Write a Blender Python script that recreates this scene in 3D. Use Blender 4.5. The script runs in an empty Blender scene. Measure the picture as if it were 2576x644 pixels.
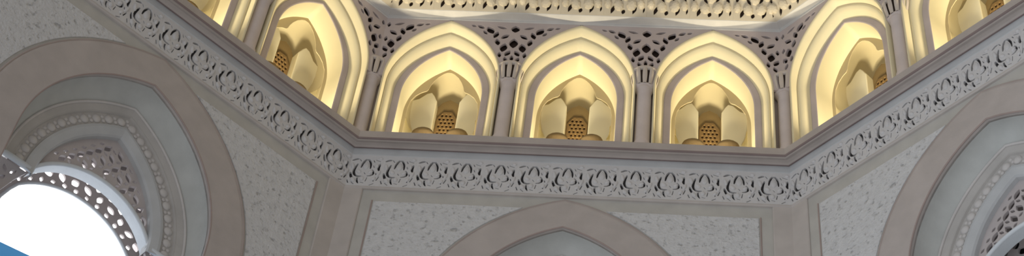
import bpy, math, random
from mathutils import Matrix, Vector
random.seed(7)
C = bpy.context.scene.collection
PI = math.pi
S = 6.5                                   # side of the octagon at the frieze plane
A = S / 2 * (1 + 2 ** .5)                 # its apothem
T8 = 2 ** .5 - 1
EYE = 1.6
H = 17.8527 + EYE                         # height of the frieze's lower edge
ZB = -6.0                                 # how far down the lower walls are built

# ------------------------------------------------------------------ materials
def stone(name, col, dark=.82, scale=3., bump=.15, bscale=40., rough=.8, spots=None):
    m = bpy.data.materials.new(name); m.use_nodes = True
    nt = m.node_tree; N = nt.nodes; L = nt.links
    b = N['Principled BSDF']; b.inputs['Roughness'].default_value = rough
    b.inputs['Specular IOR Level'].default_value = .25
    tc = N.new('ShaderNodeTexCoord')
    n1 = N.new('ShaderNodeTexNoise'); n1.inputs['Scale'].default_value = scale; n1.inputs['Detail'].default_value = 5
    L.new(tc.outputs['Object'], n1.inputs['Vector'])
    mx = N.new('ShaderNodeMix'); mx.data_type = 'RGBA'
    L.new(n1.outputs['Fac'], mx.inputs['Factor'])
    mx.inputs['A'].default_value = (*[c * dark for c in col], 1); mx.inputs['B'].default_value = (*[min(1, c * (2 - dark)) for c in col], 1)
    out = mx.outputs['Result']
    n2 = N.new('ShaderNodeTexNoise'); n2.inputs['Scale'].default_value = bscale; n2.inputs['Detail'].default_value = 4
    L.new(tc.outputs['Object'], n2.inputs['Vector'])
    hgt = n2.outputs['Fac']
    if spots:
        n3 = N.new('ShaderNodeTexNoise'); n3.inputs['Scale'].default_value = spots[0]; n3.inputs['Detail'].default_value = 2.5
        n3.inputs['Roughness'].default_value = .6
        L.new(tc.outputs['Object'], n3.inputs['Vector'])
        r = N.new('ShaderNodeValToRGB'); r.color_ramp.elements[0].position = spots[1]; r.color_ramp.elements[1].position = spots[2]
        r.color_ramp.elements[0].color = (1, 1, 1, 1); r.color_ramp.elements[1].color = (*[spots[3]] * 3, 1)
        L.new(n3.outputs['Fac'], r.inputs['Fac'])
        m2 = N.new('ShaderNodeMix'); m2.data_type = 'RGBA'; m2.blend_type = 'MULTIPLY'; m2.inputs['Factor'].default_value = 1
        L.new(out, m2.inputs['A']); L.new(r.outputs['Color'], m2.inputs['B']); out = m2.outputs['Result']
        ad = N.new('ShaderNodeMath'); ad.operation = 'MULTIPLY_ADD'
        L.new(r.outputs['Color'], ad.inputs[0]); ad.inputs[1].default_value = 1.5; L.new(hgt, ad.inputs[2]); hgt = ad.outputs[0]
    bp = N.new('ShaderNodeBump'); bp.inputs['Strength'].default_value = bump; bp.inputs['Distance'].default_value = .02
    L.new(hgt, bp.inputs['Height']); L.new(bp.outputs['Normal'], b.inputs['Normal'])
    L.new(out, b.inputs['Base Color'])
    return m
M = {}
M['wall'] = stone('grey_green_limestone', (.475, .465, .44))
M['band'] = stone('rosy_stone', (.455, .415, .398))
M['edge'] = stone('reddish_stone_edge', (.36, .29, .27))
M['edge2'] = stone('soft_stone_edge', (.38, .325, .305))
M['cove'] = stone('blue_grey_stone', (.475, .49, .48))
M['ledge'] = stone('mauve_grey_stone', (.44, .395, .37))
M['ledge_dark'] = stone('mauve_shadow_line', (.24, .19, .185))  # darkened ledge stone for the painted shadow lines
M['pil'] = stone('warm_grey_stone', (.49, .455, .435))
M['frieze'] = stone('pale_carved_stone', (.59, .585, .595), bump=.3)
M['fillet'] = stone('cool_grey_stone', (.50, .515, .53))
M['gap'] = stone('crevice_shade', (.06, .057, .06))  # near-black ground puts the shade into the frieze's carved crevices
M['stucco'] = stone('speckled_stucco', (.605, .612, .628), dark=.84, scale=9, bump=.9, bscale=28, spots=(12, .57, .74, .60))
M['bead2'] = stone('grey_bead_ground', (.47, .455, .44))
M['bead'] = stone('pale_bead_stone', (.56, .54, .53))
M['screen'] = stone('mauve_screen_stone', (.50, .46, .46))
M['bar'] = stone('pale_blue_stone', (.62, .66, .70))
M['blackhole'] = stone('unlit_depth_shade', (.03, .03, .035))  # near-black colour for unlit depth
M['gal'] = stone('mauve_gallery_stone', (.53, .46, .445))
M['capital'] = stone('warm_capital_stone', (.60, .53, .47))
M['gal_gap'] = stone('brown_crevice_shade', (.05, .032, .025))  # dark colour stands in for shade inside the gallery piercings
M['soffit'] = stone('pale_soffit_stone', (.58, .57, .555))
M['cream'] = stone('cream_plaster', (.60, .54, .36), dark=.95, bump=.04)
M['cream2'] = stone('shaded_plaster', (.44, .365, .22), dark=.93, bump=.04)  # darker copy of the cream plaster, shade of the unlit face in its colour
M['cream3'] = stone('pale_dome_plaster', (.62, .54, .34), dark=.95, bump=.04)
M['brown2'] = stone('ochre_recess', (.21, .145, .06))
M['cream_front'] = stone('lit_moulding_plaster', (.80, .72, .49), dark=.95, bump=.04)  # brighter copy of the cream plaster, lamplight put into its colour
M['shaft'] = stone('mauve_column_stone', (.62, .545, .52))
M['panel'] = stone('lit_pier_plaster', (.88, .81, .58), dark=.95, bump=.04)  # plaster colour raised so the piers look lit
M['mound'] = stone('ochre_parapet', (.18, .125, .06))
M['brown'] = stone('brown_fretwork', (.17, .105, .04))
M['brown_gap'] = stone('fret_gap_shade', (.05, .025, .008))  # shade behind the fret holes, as colour
M['course'] = stone('yellow_grey_carving', (.60, .535, .42))
def emit(name, col, k, spots=False):
    m = bpy.data.materials.new(name); m.use_nodes = True
    nt = m.node_tree; N = nt.nodes; L = nt.links; b = N['Principled BSDF']
    b.inputs['Base Color'].default_value = (*col, 1); b.inputs['Roughness'].default_value = .3
    b.inputs['Emission Strength'].default_value = k
    tc = N.new('ShaderNodeTexCoord'); n = N.new('ShaderNodeTexNoise'); n.inputs['Scale'].default_value = 22
    n.inputs['Detail'].default_value = 1
    L.new(tc.outputs['Object'], n.inputs['Vector'])
    r = N.new('ShaderNodeValToRGB'); r.color_ramp.elements[0].position = .70; r.color_ramp.elements[1].position = .78
    r.color_ramp.elements[0].color = (*col, 1); r.color_ramp.elements[1].color = (*[c * (.25 if spots else .9) for c in col], 1)
    L.new(n.outputs['Fac'], r.inputs['Fac']); L.new(r.outputs['Color'], b.inputs['Emission Color'])
    return m
M['daylight'] = emit('daylit_glass', (.97, .985, 1.0), 2.6, True)
M['blue'] = emit('blue_glass', (.05, .22, .45), .55)

# ------------------------------------------------------------------ helpers
def root(name, label, cat, k, x, z, group=None, off=0., yaw=0.):
    """Empty on facet k (-1 left, 0 front, 1 right): x along the facet from its middle, z above the frieze edge."""
    o = bpy.data.objects.new(name, None); C.objects.link(o); o.empty_display_size = .2
    a = -k * PI / 4
    o.location = Matrix.Rotation(a, 3, 'Z') @ Vector((x, A - off, H + z)); o.rotation_euler = (0, 0, a + yaw)
    o['label'] = label; o['category'] = cat
    if group: o['group'] = group
    return o
def mesh(name, v, f, mat, smooth=False):
    me = bpy.data.meshes.new(name); me.from_pydata([tuple(p) for p in v], [], f); me.update()
    me.materials.append(mat)
    if smooth:
        for p in me.polygons: p.use_smooth = True
    return me
def link(name, me, parent=None):
    o = bpy.data.objects.new(name, me); C.objects.link(o)
    if parent: o.parent = parent
    return o
def struct(name, me, k):
    o = link(name, me); a = -k * PI / 4
    o.location = Matrix.Rotation(a, 3, 'Z') @ Vector((0, A, H)); o.rotation_euler = (0, 0, a); o['kind'] = 'structure'
    return o
def loft(rows, closed=False, v0=0):
    v = []; f = []; n = len(rows[0])
    for r in rows: v += r
    R = len(rows)
    for i in range(R if closed else R - 1):
        for j in range(n - 1):
            a = i * n + j; b = ((i + 1) % R) * n + j
            f.append((v0 + a, v0 + a + 1, v0 + b + 1, v0 + b))
    return v, f
class MB:
    def __init__(s): s.v = []; s.f = []
    def add(s, v, f):
        k = len(s.v); s.v += [tuple(p) for p in v]; s.f += [tuple(i + k for i in q) for q in f]; return s
    def loft(s, rows, closed=False): return s.add(*loft(rows, closed))
    def box(s, x0, x1, y0, y1, z0, z1):
        v = [(x, y, z) for z in (z0, z1) for y in (y0, y1) for x in (x0, x1)]
        return s.add(v, [(0, 2, 3, 1), (4, 5, 7, 6), (0, 1, 5, 4), (2, 6, 7, 3), (0, 4, 6, 2), (1, 3, 7, 5)])
    def tube(s, pts, r, n=8, caps=True):
        rows = []; P = [Vector(p) for p in pts]
        for i, p in enumerate(P):
            d = (P[min(i + 1, len(P) - 1)] - P[max(i - 1, 0)]).normalized()
            a = d.cross(Vector((0, 1, 0)));
            if a.length < .05: a = d.cross(Vector((1, 0, 0)))
            a.normalize(); b = d.cross(a)
            rr = r[i] if isinstance(r, (list, tuple)) else r
            rows.append([tuple(p + a * math.cos(t) * rr + b * math.sin(t) * rr) for t in [2 * PI * q / n for q in range(n + 1)]])
        k = len(s.v); s.loft(rows)
        if caps: s.f += [tuple(k + q for q in range(n)), tuple(k + (len(P) - 1) * (n + 1) + q for q in range(n))[::-1]]
        return s
    def dome(s, cx, cy, cz, rx, ry, rz, rot=0, n=12, m=4, tip=0.):
        """low rounded boss on a wall facing -y, leaf-pointed towards +z when tip > 0"""
        rows = []
        for i in range(m + 1):
            a = PI / 2 * i / m; rr = math.cos(a); h = math.sin(a)
            row = []
            for j in range(n + 1):
                t = 2 * PI * j / n; x = math.cos(t) * rx * rr; z = math.sin(t) * rz * rr
                if z > 0: x *= 1 - tip * (z / rz) ** 2
                row.append((cx + x * math.cos(rot) - z * math.sin(rot), cy - ry * h, cz + x * math.sin(rot) + z * math.cos(rot)))
            rows.append(row)
        return s.loft(rows)
    def make(s, name, mat, parent=None, smooth=False): return link(name, mesh(name, s.v, s.f, mat, smooth), parent)
def arch(W, c, z0, n=20, bottom=None, nb=3):
    """two-centred pointed arch, left springing over the apex to the right springing, with legs down to bottom"""
    R = W + c; top = math.acos(c / R); p = []
    for i in range(n + 1):
        t = top * i / n; p.append((c - R * math.cos(t), z0 + R * math.sin(t)))
    q = p + [(-x, z) for x, z in p[-2::-1]]
    if bottom is not None:
        l = [(-W, bottom + (z0 - bottom) * i / nb) for i in range(nb)]
        q = l + q + [(-x, z) for x, z in l[::-1]]
    return q
def at(p, off): return [(x, -off, z) for x, z in p]
def flat(outer, holes, front, depth, mat, name, bevel=.004):
    """a slab in the facet's plane, pierced by holes (2D curve fill turned into a mesh)"""
    cu = bpy.data.curves.new('tmp', 'CURVE'); cu.dimensions = '2D'; cu.fill_mode = 'BOTH'
    cu.extrude = depth / 2 - bevel; cu.bevel_depth = bevel; cu.bevel_resolution = 0; cu.offset = -bevel
    for poly in [outer] + holes:
        sp = cu.splines.new('POLY'); sp.points.add(len(poly) - 1); sp.use_cyclic_u = True
        for q, (x, z) in zip(sp.points, poly): q.co = (x, z, 0, 1)
    ob = bpy.data.objects.new('tmp', cu); C.objects.link(ob)
    me = bpy.data.meshes.new_from_object(ob.evaluated_get(bpy.context.evaluated_depsgraph_get()))
    bpy.data.objects.remove(ob); bpy.data.curves.remove(cu)
    me.transform(Matrix(((1, 0, 0, 0), (0, 0, -1, -front + depth / 2), (0, 1, 0, 0), (0, 0, 0, 1))))
    me.name = name; me.materials.clear(); me.materials.append(mat)
    for p in me.polygons: p.use_smooth = False
    return me
def leaf(cx, cz, w, h, rot=0, n=5, sharp=1.):
    """pointed oval"""
    r = []
    for sgn in (1, -1):
        for i in range(n * 2):
            t = i / (n * 2)
            z = (-h / 2 + h * t) * sgn; x = sgn * w / 2 * math.sin(PI * t) ** sharp
            r.append((x, z))
    ca, sa = math.cos(rot), math.sin(rot)
    return [(cx + x * ca - z * sa, cz + x * sa + z * ca) for x, z in r]
def inside(p, poly):
    x, y = p; r = False; j = len(poly) - 1
    for i in range(len(poly)):
        xi, yi = poly[i]; xj, yj = poly[j]
        if (yi > y) != (yj > y) and x < (xj - xi) * (y - yi) / (yj - yi) + xi: r = not r
        j = i
    return r
def segd(p, poly):
    d = 9.
    for i in range(len(poly)):
        a = Vector(poly[i - 1]); b = Vector(poly[i]); ab = b - a; q = Vector(p)
        t = max(0, min(1, (q - a).dot(ab) / max(1e-9, ab.length_squared))); d = min(d, (q - a - ab * t).length)
    return d
def keep(holes, poly, m=.012):
    r = []
    for h in holes:
        if all(inside(p, poly) and segd(p, poly) > m for p in h):
            cx = sum(p[0] for p in h) / len(h); cz = sum(p[1] for p in h) / len(h); rad = max(math.hypot(p[0] - cx, p[1] - cz) for p in h)
            ok = True
            for q, qx, qz, qr in r:
                if math.hypot(qx - cx, qz - cz) < rad + qr + m and (any(inside(p, q) or segd(p, q) < m * .8 for p in h) or any(inside(p, h) for p in q)):
                    ok = False; break
            if ok: r.append((h, cx, cz, rad))
    return [q[0] for q in r]
def stroke(pts, w):
    """a tapering brush stroke as a polygon"""
    P = [Vector(p) for p in pts]
    if len(P) > 2:                                            # smooth it a little
        Q = [P[0]]
        for i in range(len(P) - 1):
            Q += [P[i].lerp(P[i + 1], .3), P[i].lerp(P[i + 1], .7)]
        P = Q + [P[-1]]
    l = []; r = []
    for i, p in enumerate(P):
        d = (P[min(i + 1, len(P) - 1)] - P[max(i - 1, 0)]).normalized(); n = Vector((-d.y, d.x))
        t = i / (len(P) - 1); ww = w / 2 * (.35 + .65 * math.sin(PI * t) ** .6)
        l.append(tuple(p + n * ww)); r.append(tuple(p - n * ww))
    return l + r[::-1]
def half(off): return S / 2 - off * T8
def sweep_straight(prof):
    """a moulding running the whole facet, mitred at the octagon's corners; prof = [(off, z)]"""
    return loft([[(-half(o), -o, z), (half(o), -o, z)] for o, z in prof])
SIDE = {-1: 'left', 0: 'front', 1: 'right'}
WHERE = {-1: 'the slanting left side', 0: 'the middle side', 1: 'the slanting right side'}

# ================================================================== lower walls
P0 = dict(W=1.98, c=.7, z0=-2.69); P1 = dict(W=1.46, c=.7, z0=-2.69)
def ring(R, c=.8, z0=-2.86): return dict(W=R - c, c=c, z0=z0)
L1, B0, B1, L2 = ring(2.16), ring(2.05), ring(1.83), ring(1.68)

for k in (-1, 0, 1):
    a0 = arch(**P0, bottom=ZB)
    outer = [(-S / 2, ZB)] + [(-S / 2, 0), (S / 2, 0)] + [(S / 2, ZB)] + a0[::-1]
    struct('wall_' + SIDE[k], flat(outer, [], 0, .12, M['wall'], 'wall'), k)

def stucco(k, side, label):
    p = arch(2.04, .7, -2.69, n=30, bottom=ZB)
    h = [q for q in p if q[0] <= 0 and q[1] < -.27]           # left flank of the arch, from the bottom up
    xa = h[-1][0]
    poly = [(-2.77, ZB), (-2.77, -.27), (min(-.35, xa + .06), -.27)] + h[::-1]
    if side > 0: poly = [(-x, z) for x, z in poly][::-1]
    r = root('stucco_panel', label, 'wall panel', k, side * 2.4, ZB, 'speckled stucco panels beside the big arches')
    poly = [(x - side * 2.4, z - ZB) for x, z in poly]
    link('carved_field', flat(poly, [], .012, .03, M['stucco'], 'carved_field', .006), r)
stucco(-1, 1, 'speckled white stucco panel between the left arch and the left corner pilaster')
stucco(-1, -1, 'speckled stucco panel in the top left corner, above the left arch')
stucco(0, -1, 'speckled stucco panel just right of the left corner pilaster')
stucco(0, 1, 'speckled stucco panel just left of the right corner pilaster')
stucco(1, -1, 'speckled stucco panel between the right corner pilaster and the right arch')

def pilaster(sgn, label):
    k = 0 if sgn < 0 else 1                                   # left corner of facet k
    r = root('corner_pilaster', label, 'pilaster', k, -S / 2, ZB, 'pilasters in the corners of the drum', yaw=PI / 8)
    for q, nm in ((1, 'right'), (-1, 'left')):
        ang = -q * PI / 8
        mb = MB(); d = .03
        prof = [(0, d), (.27, d), (.285, d - .012), (.285, -.02)]
        e = T8 * d
        rows = [[((x if i else e) * q, -o) for i, (x, o) in enumerate(prof)] for _ in (0, 1)]
        ca, sa = math.cos(ang), math.sin(ang)
        rows = [[(x * ca - y * sa, x * sa + y * ca, z) for x, y in row] for row, z in zip(rows, (0, -ZB - .03))]
        mb.loft(rows)
        mb.make('pilaster_face', M['pil'], r)
        mb = MB()
        pts = [((x * ca + .0 * sa), (x * sa), z) for x, z in ((.455 * q, 0), (.455 * q, -ZB - .25))]
        mb.tube(pts, .012, 6); mb.make('edge_bead', M['edge'], r)
pilaster(-1, 'grey corner pilaster under the left bend of the frieze')
pilaster(1, 'grey corner pilaster under the right bend of the frieze')

def rosette_me():
    mb = MB()
    mb.dome(0, 0, 0, .066, .032, .070, tip=.25)
    mb.dome(.105, 0, .03, .03, .016, .03); mb.dome(.105, 0, -.035, .03, .016, .03)
    return mesh('rosette', mb.v, mb.f, M['bead'], True)
ROS = rosette_me()

def field_holes(x0, x1, z0, z1, dx, dz, w, h):
    hs = []; j = 0; z = z0
    while z < z1:
        i = 0; x = x0 + (dx / 2 if j % 2 else 0)
        while x < x1:
            rot = (.55 if (i + j // 2) % 2 else -.55)
            hs.append(leaf(x, z, w, h, rot))
            hs.append(leaf(x + dx * .5, z + .01, w * .5, h * .5, -rot * 1.6))
            x += dx; i += 1
        z += dz; j += 1
    return hs

BC, BR = -3.243, 1.053                       # centre height and radius of the transom arc
def arc(R, zc, x, n=24):
    a = math.asin(min(1, x / R)); return [(R * math.sin(-a + 2 * a * i / n), zc + R * math.cos(-a + 2 * a * i / n)) for i in range(n + 1)]

def big_arch(k, label, lit):
    r = root('pointed_arch', label, 'arch', k, 0, ZB, 'big pointed arches of the lower walls')
    sh = lambda pts: [(x, z - ZB) for x, z in pts]
    def lf(name, mat, specs, smooth=False, bottom=ZB):
        return MB().loft([at(sh(arch(**p, bottom=bottom)), o) for p, o in specs]).make(name, mat, r, smooth)
    lf('outer_band', M['band'], [(P0, -.02), (P0, .025), (dict(W=1.95, c=.7, z0=-2.69), .032), (P1, .032), (P1, -.06)])
    MB().tube(at(sh(arch(1.99, .7, -2.69, bottom=ZB)), .016), .018, 8).make('edge_moulding', M['edge2'], r, True)
    MB().tube(at(sh(arch(**P1, bottom=ZB)), .024), .012, 6).make('inner_edge', M['edge'], r, True)
    cv = []
    for f, o in ((0, -.03), (0, -.10), (.05, -.15), (.14, -.195), (.28, -.24), (.45, -.275), (.65, -.31), (.85, -.34), (1, -.36)):
        cv.append([tuple(Vector(p).lerp(Vector(q), f)) for p, q in zip(at(sh(arch(**P1, bottom=ZB)), o), at(sh(arch(**L1, bottom=ZB)), o))])
    MB().loft(cv).make('cove', M['cove'], r, True)
    MB().tube(at(sh(arch(**ring(2.155))), -.35), .02, 8).make('roll_moulding', M['bead'], r, True)
    b = lf('bead_band', M['bead2'], [(ring(2.14), -.36), (B0, -.385), (ring(2.03), -.385), (ring(2.02), -.42), (ring(1.85), -.43), (ring(1.84), -.40)], bottom=-2.80)
    p = sh(arch(**ring(1.935), n=60)); d = 0; last = None; cnt = 0
    tot = sum((Vector(p[i]) - Vector(p[i - 1])).length for i in range(1, len(p))); n = 22; nxt = tot / n / 2
    for i in range(1, len(p)):
        s = (Vector(p[i]) - Vector(p[i - 1])).length
        while d + s >= nxt and cnt < n:
            q = Vector(p[i - 1]).lerp(Vector(p[i]), (nxt - d) / s); t = Vector(p[i]) - Vector(p[i - 1])
            o = link('rosette', ROS, b); o.location = (q.x, .425, q.y); o.rotation_euler = (0, -math.atan2(t.y, t.x), 0)
            nxt += tot / n; cnt += 1
        d += s
    lf('plain_band', M['fillet'], [(ring(1.84), -.40), (ring(1.80), -.395), (ring(1.70), -.43), (L2, -.46), (L2, -.60)], bottom=-2.80)
    # pierced tympanum between the plain band and the transom arc
    outer = [q for q in arch(**ring(1.70), n=40) if q[1] > -2.72] + arc(BR, BC, .92)[::-1]
    inner = [q for q in arch(**ring(1.68), n=40) if q[1] > -2.70] + arc(BR + .03, BC, .91)[::-1]
    hs = keep(field_holes(-1, 1, -2.72, -1.3, .205, .125, .085, .17), inner, .010)
    link('tympanum_screen', flat(sh(outer), [sh(h) for h in hs], -.53, .05, M['screen'], 'tympanum_screen'), r)
    ba = arc(BR, BC, .93)
    MB().loft([at(sh(arc(BR - .03, BC, .91)), o) for o in (-.66, -.50)]).make('transom_reveal', M['bar'], r, True)
    MB().tube(at(sh(ba), -.50), .032, 8).make('transom_bar', M['bar'], r, True)
    # imposts on which the mouldings stand, with the cusped side screens under them
    for q in (-1, 1):
        o = MB().tube([(q * x, y, z - ZB) for x, y, z in ((.90, .50, -2.745), (.97, .44, -2.80), (1.06, .40, -2.84), (1.3, .38, -2.86), (1.55, .38, -2.86))], .042, 8).make('impost', M['bar'], r, True)
        pl = [(.92, -2.76), (1.42, -2.76), (1.42, -4.4), (1.2, -4.4), (1.2, -3.6), (1.13, -3.25), (1.03, -2.98)]
        if q < 0: pl = [(-x, z) for x, z in pl[::-1]]
        hs = keep([leaf(q * x, z, .06, .12, q * t) for x, z, t in ((1.08, -2.88, .6), (1.2, -2.9, -.4), (1.33, -2.9, .3), (1.18, -3.05, .5), (1.3, -3.08, -.5), (1.25, -3.25, .2), (1.37, -3.25, -.3), (1.3, -3.45, .3))], pl, .01)
        link('side_screen', flat(sh(pl), [sh(h) for h in hs], -.56, .05, M['screen'], 'side_screen'), o)
    # the passage behind: its vault, the rear screen with a round opening, the far closure
    MB().loft([at(sh(arch(**ring(2.02), bottom=ZB)), o) for o in (-.58, -1.40)]).make('passage_vault', M['screen'], r)
    zc2, r2 = -3.385, 1.125
    o2 = arch(**ring(2.0), n=26, bottom=ZB)
    foil = [(.86, -2.66), (.93, -2.80), (1.0, -3.0), (1.03, -3.3), (1.03, ZB)]
    low = [(-x, z) for x, z in foil[:0:-1]] + arc(r2, zc2, .86, 28) + foil[1:]
    reg = o2 + low[::-1]
    hs = []
    for row, (rr, w, h, n) in enumerate(((1.205, .055, .09, 22), (1.33, .085, .16, 21), (1.49, .085, .16, 23), (1.64, .08, .15, 25), (1.78, .06, .12, 27))):
        for i in range(n):
            t = PI * (i + (.5 if row % 2 else .15)) / n + .02
            hs.append(leaf(-rr * math.cos(t), zc2 + rr * math.sin(t), w * random.uniform(.95, 1.35), h * random.uniform(.8, 1.05), (PI / 2 - t) * -1 + (.6 if (i + row) % 2 else -.45) + random.uniform(-.25, .25), sharp=.8))
    hs = keep(hs, reg, .010)
    link('rear_screen', flat(sh(reg), [sh(h) for h in hs], -.93, .04, M['screen'], 'rear_screen'), r)
    MB().tube(at(sh(low), -.93), .022, 8).make('rear_moulding', M['bar'], r, True)
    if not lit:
        a = sh(arch(**ring(2.02), bottom=ZB)); mb = MB(); mb.add(at(a, -1.38), [tuple(range(len(a)))]); mb.make('interior_shade', M['blackhole'], r)  # dark sheet painted as the shade of the unlit passage
big_arch(-1, 'big pointed arch at left framing bright white daylight', True)
big_arch(0, 'big pointed arch whose rosy apex touches the frieze at bottom centre', False)
big_arch(1, 'big pointed arch at right with a dark interior below its pierced screen', False)
# window behind the left arch: pane(s) of glass lit by the day outside
a = [q for q in arch(**ring(2.02), bottom=ZB) if q[1] > -3.1]
me = mesh('window', at([(-1.22, -3.34)] + a + [(1.22, -2.93)], -1.36), [tuple(range(len(a) + 2))], M['daylight'])
w = struct('window_1', me, -1)
mb = MB(); mb.add([(-1.22, 1.36, -3.34), (1.22, 1.36, -2.93), (1.22, 1.36, ZB), (-1.22, 1.36, ZB)], [(0, 1, 2, 3)]); mb.make('blue_pane', M['blue'], w)

# ================================================================== frieze and ledge
pitch = 2 * half(.02) / 13; FH = .69
def fx(pts): return [((x - 912) / 446 * pitch, (500 - y) / 410 * .63 + .035) for x, y in pts]
def tile_me():
    cur = [([(850, 265), (866, 185), (918, 128), (972, 185), (978, 275)], 30),
           ([(800, 205), (768, 280), (764, 345), (812, 388), (880, 384)], 34),
           ([(1004, 285), (1036, 328), (1014, 368), (950, 378)], 26),
           ([(832, 400), (828, 445), (856, 488)], 24), ([(958, 398), (944, 456)], 24),
           ([(1113, 380), (1084, 440)], 36), ([(1006, 508), (1060, 482)], 18), ([(1090, 474), (1124, 494), (1128, 508)], 18),
           ([(1012, 225), (1026, 258)], 24), ([(1030, 146), (1096, 166)], 18), ([(1098, 196), (1082, 262), (1096, 300)], 20),
           ([(714, 165), (766, 140), (800, 140)], 18), ([(722, 330), (740, 388), (760, 420)], 22), ([(700, 440), (722, 486)], 20),
           ([(1060, 330), (1070, 360)], 22), ([(1096, 258), (1130, 240)], 16), ([(690, 250), (700, 300)], 16), ([(1040, 420), (1052, 452)], 18), ([(760, 470), (800, 500)], 16), ([(1000, 150), (1020, 180)], 14), ([(812, 140), (838, 170)], 14), ([(905, 330), (925, 352)], 14), ([(880, 470), (925, 480)], 14)]
    holes = [stroke(fx(p), (w * 1.06 if w > 22 else w + 15) / 446 * pitch) for p, w in cur]
    g = pitch / 2 + .004
    box = [(-g, 0), (-g, FH), (g, FH), (g, 0)]
    me = flat(box, keep(holes, box, .004), .035, .045, M['frieze'], 'palmette_tile', .004)
    mb = MB()
    for x, y, rx, rz, rot, tip in ((914, 235, .055, .10, 0, .5), (830, 320, .04, .06, .7, .3), (990, 325, .035, .05, -.7, .3), (892, 420, .042, .055, 0, .2),
                                   (1100, 345, .03, .09, -.3, .4), (738, 245, .032, .085, .2, .4), (1060, 235, .028, .06, 0, .3), (1050, 420, .03, .05, -.6, .2), (775, 440, .04, .06, .5, .2), (1090, 130, .04, .03, 0, 0)):
        (px, pz), = fx([(x, y)]); mb.dome(px, -.035, pz, rx * .86, .024, rz * .86, rot, tip=tip)
    n = len(me.vertices)
    me2 = bpy.data.meshes.new('palmette_tile')
    v = [tuple(q.co) for q in me.vertices] + mb.v
    f = [tuple(p.vertices) for p in me.polygons] + [tuple(i + n for i in q) for q in mb.f]
    me2.from_pydata(v, [], f); me2.update(); me2.materials.append(M['frieze'])
    return me2
TILE = tile_me()
for k in (-1, 0, 1):
    r = root('carved_frieze', {-1: 'carved palmette frieze running up along the left side', 0: 'carved palmette frieze across the middle side',
                               1: 'carved palmette frieze running up along the right side'}[k], 'frieze', k, 0, 0, 'carved stone friezes around the drum')
    v, f = sweep_straight([(-.012, 0), (-.012, FH + .02)]); link('backing_strip', mesh('backing_strip', v, f, M['gap']), r)
    v, f = sweep_straight([(-.03, -.035), (.03, -.035), (.045, -.02), (.045, .0), (.03, .012), (-.03, .012)])
    link('lower_bead', mesh('lower_bead', v, f, M['pil']), r)
    v, f = sweep_straight([(-.02, .69), (.03, .69), (.045, .70), (.045, .835), (.0, .835)])
    link('upper_fillet', mesh('upper_fillet', v, f, M['fillet']), r)
    for i in range(13):
        o = link('palmette_tile', TILE, r); o.location = ((i - 6) * pitch, 0, .012)
    v, f = sweep_straight([(-.05, .838), (.05, .838), (.065, .825), (.075, .828), (.10, .845), (.15, .852), (.195, .835), (.205, .82), (.215, .82), (.215, .838),
                           (.235, .842), (.24, .85), (.24, 1.005), (.232, 1.018), (.1, 1.02), (.02, 1.02)])
    struct('trim_%d' % (k + 2), mesh('cornice', v, f, M['ledge']), k)
    tr = bpy.data.objects['trim_%d' % (k + 2)]
    v, f = sweep_straight([(.214, .8385), (.236, .8405), (.2415, .852), (.2415, .868), (.238, .87)]); link('shadow_strip', mesh('shadow_strip', v, f, M['ledge_dark']), tr)  # dark strip lying on the ledge, a painted shadow line
    v, f = sweep_straight([(.046, .832), (.052, .8365), (.066, .823), (.076, .826)]); link('shadow_strip', mesh('shadow_strip', v, f, M['ledge_dark']), tr)
    # soffit band over the gallery arches
    v, f = sweep_straight([(.10, 3.925), (.185, 3.925), (.195, 3.935), (.195, 3.965), (.20, 3.972), (.326, 3.980), (.336, 3.987), (.336, 4.0), (.30, 4.005)])
    struct('trim_%d' % (k + 5), mesh('soffit_band', v, f, M['soffit']), k)

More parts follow.
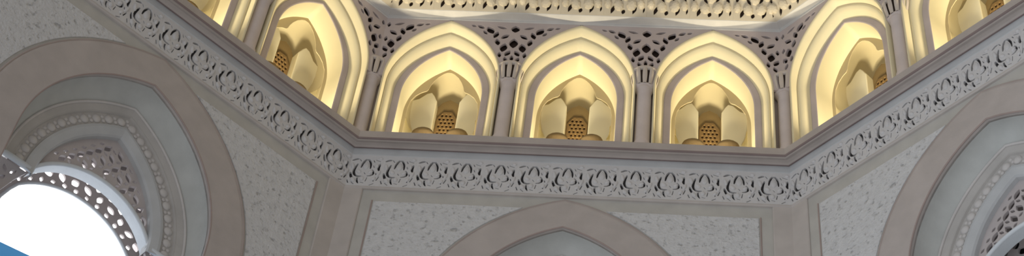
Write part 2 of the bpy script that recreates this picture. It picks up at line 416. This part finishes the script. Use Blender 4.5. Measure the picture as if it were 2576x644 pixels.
# ================================================================== gallery
G0 = .18; sp = 2 * half(G0) / 3
O0 = dict(W=.90, c=.685, z0=2.45); O1 = dict(W=.875, c=.61, z0=2.40); OG = dict(W=.75, c=.553, z0=2.38); OI = dict(W=.64, c=.713, z0=2.33); OT = dict(W=.62, c=.72, z0=2.31)
FB = .30                                     # bottom of the niches behind the ledge
FL = 1.02                                   # gallery floor
def niche_meshes():
    d = {}
    def lf(specs, bottom=FL): return loft([at(arch(**p, bottom=bottom), o) for p, o in specs])
    z = lambda me: me
    def lerp(p, q, t): return {a: p[a] + (q[a] - p[a]) * t for a in p}
    v, f = lf([(dict(W=.92, c=.685, z0=2.45), -.04), (dict(W=.92, c=.685, z0=2.45), .188), (O0, .195), (lerp(O0, O1, .35), .17), (lerp(O0, O1, .75), .11), (O1, .055)])
    d['outer_moulding'] = mesh('outer_moulding', v, f, M['cream_front'], True)
    v, f = lf([(O1, .057), (lerp(O1, OG, .05), .05), (lerp(O1, OG, .09), .062), (lerp(O1, OG, .3), .055), (lerp(O1, OG, .65), .0), (OG, -.095)])
    d['inner_moulding'] = mesh('inner_moulding', v, f, M['cream_front'], True)
    v, f = lf([(OG, -.10), (OG, -.09), (lerp(OG, OI, .15), -.084), (lerp(OG, OI, .85), -.084), (OI, -.092), (OI, -.10)], FB)
    d['inner_arch_face'] = mesh('inner_arch_face', v, f, M['gal'])
    v, f = lf([(OI, -.10), (lerp(OI, OT, .5), -.28), (OT, -.46)], FB)
    d['barrel_vault'] = mesh('barrel_vault', v, f, M['cream'], True)
    # dim arch face at the back of the barrel, with the trefoil opening
    hl = [(-.56, FB), (-.56, 2.44), (-.535, 2.60), (-.47, 2.73), (-.38, 2.82), (-.31, 2.855), (-.285, 2.90), (-.268, 2.99), (-.225, 3.11), (-.165, 3.225), (-.09, 3.31), (-.04, 3.345)]
    op = hl + [(0, 3.35)] + [(-x, zz) for x, zz in hl[::-1]]
    ou = [(-.70, FB), (-.70, 2.31)] + arch(.70, .72, 2.31, n=14)[1:-1] + [(.70, 2.31), (.70, FB)]
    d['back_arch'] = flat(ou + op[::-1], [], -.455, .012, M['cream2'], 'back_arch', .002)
    # side piers with clipped corners, standing behind it
    for sg, nm in ((-1, 'L'), (1, 'R')):
        pl = [(-.70, FB), (-.70, 2.9), (-.485, 3.0), (-.37, 3.14), (-.29, 3.17), (-.24, 3.09), (-.185, 2.96), (-.185, FB)]
        if sg > 0: pl = [(-x, zz) for x, zz in pl[::-1]]
        pl = [(x, zz + .08 if zz > 1 else zz) for x, zz in pl]
        d['pier' + nm] = flat(pl, [], -.80, .36, M['panel'], 'side_pier', .012)
    # half dome closing the niche above the piers
    rows = []
    for i in range(13):
        u = PI / 2 * i / 12; t0 = .6
        rows.append([(-.66 * math.cos(u) * math.cos(t), .47 + .72 * math.sin(u), 2.85 + 1.20 * math.cos(u) * math.sin(t)) for t in [-t0 + (PI + 2 * t0) * j / 24 for j in range(25)]])
    v, f = loft(rows); d['half_dome'] = mesh('half_dome', v, f, M['cream3'], True)
    v, f = loft([[(-.69, y, FB), (-.69, y, 2.7), (-.64, y, 3.0)] for y in (.46, .84)]); d['rjL'] = mesh('rear_jamb', v, f, M['panel'])
    v, f = loft([[(.69, y, FB), (.69, y, 2.7), (.64, y, 3.0)] for y in (.46, .84)]); d['rjR'] = mesh('rear_jamb', v, f, M['panel'])
    # fret screen at the back of the recess, under a pointed hood
    oc = [(-.20, FB), (-.20, 3.06), (-.12, 3.20), (0, 3.28), (.12, 3.20), (.20, 3.06), (.20, FB)]
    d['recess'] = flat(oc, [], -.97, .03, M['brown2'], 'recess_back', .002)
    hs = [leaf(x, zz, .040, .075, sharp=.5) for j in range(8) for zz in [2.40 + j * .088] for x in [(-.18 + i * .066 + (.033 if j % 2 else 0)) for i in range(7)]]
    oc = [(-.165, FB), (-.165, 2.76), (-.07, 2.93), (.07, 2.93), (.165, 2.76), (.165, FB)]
    d['fret_gap'] = flat(oc, [], -.962, .006, M['brown_gap'], 'fret_shade', .001)
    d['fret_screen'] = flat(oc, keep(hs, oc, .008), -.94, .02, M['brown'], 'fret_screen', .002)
    mb = MB()
    for cx in (-.27, .27):
        rows = []
        for i in range(7):
            u = PI / 2 * i / 6; rows.append([(cx + .18 * math.cos(u) * math.cos(t), .60 + .09 * math.cos(u) * math.sin(t), 1.96 + .15 * math.sin(u)) for t in [2 * PI * q / 14 for q in range(15)]])
        rows.insert(0, [(x, y, FB) for x, y, _ in rows[0]])
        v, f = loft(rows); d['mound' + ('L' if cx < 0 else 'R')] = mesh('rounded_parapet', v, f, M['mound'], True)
    return d
ND = niche_meshes()
def niche(k, i, label):
    r = root('arched_niche', label, 'niche', k, (i - 1) * sp, FL, 'lamplit arched niches of the gallery')
    for key, me in ND.items():
        o = link(me.name.split('.')[0], me, r); o.location = (0, 0, -FL)
    for nm, loc, e, ang, tilt in (('niche_lamp', (0, .36, -.45), 340, 96, .24), ('rear_fill', (0, .14, -.38), 560, 60, -.42)):  # second spot is an added fill that brightens the back of the niche
        li = bpy.data.lights.new(nm, 'SPOT'); li.energy = e; li.color = (1, .87, .60); li.shadow_soft_size = .08 if nm == 'niche_lamp' else .25
        li.spot_size = math.radians(ang); li.spot_blend = 1.
        lo = bpy.data.objects.new(nm, li); C.objects.link(lo)
        lo.location = r.matrix_basis @ Vector(loc)
        lo.rotation_euler = (r.matrix_basis.to_3x3() @ Matrix.Rotation(PI + tilt, 3, 'X')).to_euler()
    return r
niche(0, 0, 'golden lit niche beside the left bend, left of the three on the middle side')
niche(0, 1, 'golden lit niche in the very centre of the gallery')
niche(0, 2, 'golden lit niche beside the right bend, right of the three on the middle side')
niche(-1, 2, 'large slanting lit niche on the left side, nearest the left bend')
niche(-1, 1, 'lit niche cut off in the upper left, only a yellow strip above the ledge')
niche(1, 0, 'large slanting lit niche on the right side, nearest the right bend')
niche(1, 1, 'lit niche cut off at the upper right edge above the ledge')

# columns
def column_meshes():
    d = {}
    mb = MB(); n = 20
    prof = [(.135, FL), (.135, FL + .1), (.115, FL + .14), (.112, 1.8), (.112, 2.36), (.125, 2.38), (.125, 2.42), (.112, 2.44)]
    mb.loft([[(r * math.cos(2 * PI * q / n), r * math.sin(2 * PI * q / n), z) for q in range(n + 1)] for r, z in prof])
    d['shaft'] = mesh('shaft', mb.v, mb.f, M['shaft'], True)
    mb = MB()
    def ringp(r, z, d=.80): return [(r * 1.05 * math.cos(2 * PI * q / 20), r * d * math.sin(2 * PI * q / 20), z) for q in range(21)]
    mb.loft([ringp(r, z) for r, z in ((.150, 2.44), (.160, 2.55), (.168, 2.70), (.17, 2.80))])
    d['core'] = mesh('capital', mb.v, mb.f, M['gal_gap'], True)  # dark core paints the shade between the leaves
    mb = MB(); mb.loft([ringp(r, z) for r, z in ((.11, 2.30), (.116, 2.34), (.135, 2.40), (.165, 2.445), (.168, 2.465), (.14, 2.475))])
    d['neck'] = mesh('neck', mb.v, mb.f, M['shaft'], True)
    leafs = []
    for q in range(-3, 4):
        a = q * PI / 6.2; mb = MB(); rows = []
        for i in range(8):
            t = i / 7; rr = .165 + .045 * math.sin(PI * .60 * t) + (-.01 if i == 7 else 0); w = .030 * (.55 + .65 * math.sin(PI * (.15 + .70 * t)))
            z = 2.455 + .37 * t
            rows.append([(math.sin(a + s_ * w / rr) * rr * 1.05, -math.cos(a + s_ * w / rr) * rr * (.80 + (0 if abs(s_) == 1 else .07)), z) for s_ in (-1, -.5, 0, .5, 1)])
        mb.loft(rows); leafs.append(mesh('capital_leaf', mb.v, mb.f, M['capital'], True))
    d['leaves'] = leafs
    mb = MB(); mb.loft([ringp(r, z) for r, z in ((.17, 2.775), (.212, 2.785), (.222, 2.81), (.215, 2.84), (.18, 2.86), (.08, 2.865))])
    d['abacus'] = mesh('abacus', mb.v, mb.f, M['capital'], True)
    return d
CD = column_meshes()
def column(k, x, label, yaw=0.):
    r = root('gallery_column', label, 'column', k, x, FL, 'slender columns between the niches', off=.085, yaw=yaw)
    def pt(nm, me, par=r):
        o = link(nm, me, par)
        if par is r: o.location = (0, 0, -FL)
        return o
    pt('shaft', CD['shaft']); c = pt('capital', CD['core']); pt('abacus', CD['abacus']); pt('neck', CD['neck'])
    for l in CD['leaves']: pt('capital_leaf', l, c)
column(0, -sp / 2, 'grey gallery column between the left and centre golden niches')
column(0, sp / 2, 'grey gallery column between the centre and right golden niches')
column(0, -half(.085), 'grey gallery column standing on the left bend of the ledge', PI / 8)
column(0, half(.085), 'grey gallery column standing on the right bend of the ledge', -PI / 8)
column(-1, sp / 2, 'grey gallery column on the left side, cut by the top edge')
column(1, -sp / 2, 'grey gallery column on the right side, beyond the large slanting niche')

# walls of the gallery behind the columns (piers), per facet
for k in (-1, 0, 1):
    mb = MB()
    xs = {-1: (-sp / 2, sp / 2, 1.5 * sp), 0: (-1.5 * sp, -sp / 2, sp / 2, 1.5 * sp), 1: (-1.5 * sp, -sp / 2, sp / 2)}[k]
    for x in xs:
        lo, hi = x - .17, x + .17
        if abs(x) > sp: lo, hi = (x, x + .17) if x < 0 else (x - .17, x)
        mb.box(lo, hi, .02, .45, FL, 2.5)
    # spandrel backing above, its dark colour standing in for shade in the carving
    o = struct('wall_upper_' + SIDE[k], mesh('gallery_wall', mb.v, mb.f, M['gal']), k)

# pierced spandrels
HOLES = [(0, 3.83, .12, .16, 0), (0, 3.43, .12, .22, 0), (-.15, 3.31, .10, .20, -.15), (.15, 3.31, .10, .20, .15), (-.075, 3.165, .07, .14, -.45), (.075, 3.165, .07, .14, .45),
         (0, 3.04, .05, .13, 0), (-.095, 3.00, .055, .12, .25), (.095, 3.00, .055, .12, -.25), (-.04, 2.92, .04, .08, .4), (.04, 2.92, .04, .08, -.4), (-.15, 3.10, .05, .12, .2), (.15, 3.10, .05, .12, -.2),
         (-.40, 3.78, .10, .18, .5), (.40, 3.78, .10, .18, -.5), (-.22, 3.86, .05, .15, 1.25), (.22, 3.86, .05, .15, -1.25),
         (-.26, 3.45, .07, .15, .2), (.26, 3.45, .07, .15, -.2), (-.15, 3.60, .07, .15, -.8), (.15, 3.60, .07, .15, .8), (-.30, 3.64, .07, .16, -.3), (.30, 3.64, .07, .16, .3),
         (-.56, 3.86, .06, .12, 1.0), (.56, 3.86, .06, .12, -1.0), (-.48, 3.69, .045, .10, .6), (.48, 3.69, .045, .10, -.6), (-.20, 3.12, .05, .12, .1), (.20, 3.12, .05, .12, -.1), (-.68, 3.88, .04, .08, 1.1), (.68, 3.88, .04, .08, -1.1),
         (-.09, 3.72, .04, .09, -.6), (.09, 3.72, .04, .09, .6), (-.09, 3.55, .035, .08, .6), (.09, 3.55, .035, .08, -.6)]
def spandrel(k, x, label, sides=((0, 0),)):
    """sides: (facet, which half) pairs; half 0 = both"""
    r = root('spandrel_screen', label, 'carved panel', k, x, 2.86, 'pierced spandrels between the gallery arches')
    am = arch(**O0, n=26)
    right = [(px - sp / 2, pz) for px, pz in am if px >= 0][::-1]                # right flank of the arch to the left, upwards
    L_ = right[::-1]                                                             # from apex down to springing
    full = [(-sp / 2, 3.95)] + L_ + [(-px, pz) for px, pz in L_[::-1]] + [(sp / 2, 3.95)]
    for fk, hv in sides:
        poly = full
        if hv < 0: poly = [(.006, 3.95), (-sp / 2, 3.95)] + L_ + [(.006, 2.45)]
        if hv > 0: poly = [(sp / 2, 3.95), (-.006, 3.95), (-.006, 2.45)] + [(-px, pz) for px, pz in L_[::-1]]
        hs = [leaf(cx, cz - (.075 if cz > 3.7 else .05), w * 1.2, h * 1.15, rot, sharp=.8) for cx, cz, w, h, rot in HOLES]
        hs = keep(hs, poly, .007)
        if hv: 
            hs += keep([leaf(hv * cx, cz, .06, .13, 0) for cx, cz in ((.05, 3.76), (.05, 3.38))], poly, .008)
        me = flat(poly, hs, .18, .05, M['gal'], 'pierced_face', .006)
        o = link('pierced_face', me, r)
        b = flat([(px, pz) for px, pz in poly], [], .085, .02, M['gal_gap'], 'shade_backing', .002)
        o2 = link('shade_backing', b, r)
        if hv:                                                                   # corner: each half lies on its own facet
            a = -fk * PI / 4; cx = half(G0) * (1 if hv < 0 else -1)
            mat = Matrix.Rotation(a, 4, 'Z') @ Matrix.Translation((cx, A, H))
            for q in (o, o2): q.matrix_parent_inverse = r.matrix_basis.inverted(); q.matrix_basis = mat
        else:
            o.location = o2.location = (0, 0, -2.86)
spandrel(0, -sp / 2, 'pierced carved spandrel above the column between left and centre niches', ((0, 0),))
spandrel(0, sp / 2, 'pierced carved spandrel above the column between centre and right niches', ((0, 0),))
spandrel(0, -S / 2, 'pierced carved spandrel folded round the left bend of the gallery', ((-1, -1), (0, 1)))
spandrel(0, S / 2, 'pierced carved spandrel folded round the right bend of the gallery', ((0, -1), (1, 1)))
spandrel(-1, sp / 2, 'pierced carved spandrel on the left side at the top edge', ((-1, 0),))
spandrel(1, -sp / 2, 'pierced carved spandrel on the right side, at the top edge', ((1, 0),))

# carved course above the soffit
cp = 2 * half(.335) / 9
def course_me():
    g = cp / 2 + .003; ht = .62
    box = [(-g, 0), (-g, ht), (g, ht), (g, 0)]
    hs = [leaf(-.20, .125, .06, .17, -.35), leaf(-.03, .085, .06, .09, -.3, sharp=.7), leaf(.15, .125, .06, .17, -.35), leaf(.30, .12, .03, .10, -.2),
          leaf(-.10, .33, .05, .15, .5), leaf(.10, .36, .06, .14, -.4), leaf(.26, .33, .05, .14, .2), leaf(-.28, .36, .05, .12, -.2), leaf(.0, .52, .06, .12, .0), leaf(.2, .53, .05, .1, .5), leaf(-.2, .53, .05, .1, -.5)]
    me = flat(box, keep(hs, box, .008), 0, .05, M['course'], 'carved_tile', .006)
    mb = MB()
    for cx, cz, rx, rz, rot in ((-.11, .19, .065, .10, .2), (.10, .20, .07, .10, -.2), (.25, .22, .05, .09, .1), (-.28, .22, .05, .09, 0), (0, .38, .07, .11, 0), (.18, .43, .06, .09, .3), (-.18, .43, .06, .09, -.3)):
        mb.dome(cx, .003, cz, rx * 1.25, .055, rz * 1.1, rot, n=9, m=3, tip=.3)
    n = len(me.vertices); me2 = bpy.data.meshes.new('carved_tile')
    me2.from_pydata([tuple(q.co) for q in me.vertices] + mb.v, [], [tuple(p.vertices) for p in me.polygons] + [tuple(i + n for i in q) for q in mb.f])
    me2.update(); me2.materials.append(M['course'])
    return me2
CT = course_me()
for k in (-1, 0, 1):
    r = root('carved_course', {-1: 'carved honeycomb course at the top edge, left of the left bend', 0: 'carved yellowish honeycomb course along the top edge above the three niches',
                               1: 'carved honeycomb course at the top edge, right of the right bend'}[k], 'carved course', k, 0, 3.99, 'carved courses under the dome')
    for i in range(9):
        o = link('carved_tile', CT, r); o.location = ((i - 4) * cp, -.338, 0); o.rotation_euler = (.58, 0, 0)
    v, f = sweep_straight([(.29, .03), (.29 + .34, .03 + .52)]); link('shade_backing', mesh('shade_backing', v, f, M['gal_gap']), r)

# the dome closing the drum above the carved courses
rows = []
for o, z in ((.70, 4.56), (.85, 4.60), (1.6, 5.9), (3.0, 7.4), (5.0, 8.6), (A - .02, 9.2)):
    rr = (A - o) / math.cos(PI / 8); rows.append([(rr * math.sin(PI / 8 + q * PI / 4), rr * math.cos(PI / 8 + q * PI / 4), H + z) for q in range(9)])
v, f = loft(rows); o = link('ceiling', mesh('ceiling', v, f, M['course'])); o['kind'] = 'structure'

# ================================================================== light
W = bpy.data.worlds.new('World'); bpy.context.scene.world = W; W.use_nodes = True
nt = W.node_tree; N = nt.nodes; L = nt.links
tc = N.new('ShaderNodeTexCoord'); sx = N.new('ShaderNodeSeparateXYZ'); L.new(tc.outputs['Generated'], sx.inputs[0])
# brighter from the windows low on the left, dim up in the dome
ma = N.new('ShaderNodeMath'); ma.operation = 'MULTIPLY_ADD'; L.new(sx.outputs['X'], ma.inputs[0]); ma.inputs[1].default_value = -.40; ma.inputs[2].default_value = .53
mb_ = N.new('ShaderNodeMath'); mb_.operation = 'MULTIPLY_ADD'; L.new(sx.outputs['Z'], mb_.inputs[0]); mb_.inputs[1].default_value = -.13; L.new(ma.outputs[0], mb_.inputs[2])
bg = N['Background']
mc = N.new('ShaderNodeMath'); mc.operation = 'MULTIPLY_ADD'; L.new(sx.outputs['X'], mc.inputs[0]); mc.inputs[1].default_value = .6; mc.inputs[2].default_value = .5; mc.use_clamp = True
mw = N.new('ShaderNodeMix'); mw.data_type = 'RGBA'; L.new(mc.outputs[0], mw.inputs['Factor'])
mw.inputs['A'].default_value = (.94, .99, 1.05, 1); mw.inputs['B'].default_value = (1.04, .985, .94, 1)
L.new(mw.outputs['Result'], bg.inputs['Color'])
L.new(mb_.outputs[0], bg.inputs['Strength'])

# ================================================================== camera
cam = bpy.data.cameras.new('camera'); co = bpy.data.objects.new('camera', cam); C.objects.link(co)
yaw, pit, rol = -.1296, .862, .1403; f = 4218.2
fw = Vector((math.sin(yaw) * math.cos(pit), math.cos(yaw) * math.cos(pit), math.sin(pit)))
rt = Vector((math.cos(yaw), -math.sin(yaw), 0)); up = rt.cross(fw)
r2 = math.cos(rol) * rt + math.sin(rol) * up; u2 = -math.sin(rol) * rt + math.cos(rol) * up
Rm = Matrix((r2, u2, -fw)).transposed()
co.matrix_world = Matrix.Translation((1.2274, -8.6054, EYE)) @ Rm.to_4x4()
cam.sensor_width = 36; cam.lens = f / 2576 * 36; cam.clip_end = 500
sc = bpy.context.scene; sc.camera = co
sc.view_settings.view_transform = 'Standard'; sc.view_settings.look = 'None'; sc.view_settings.exposure = 0
sc.cycles.filter_width = 2.1
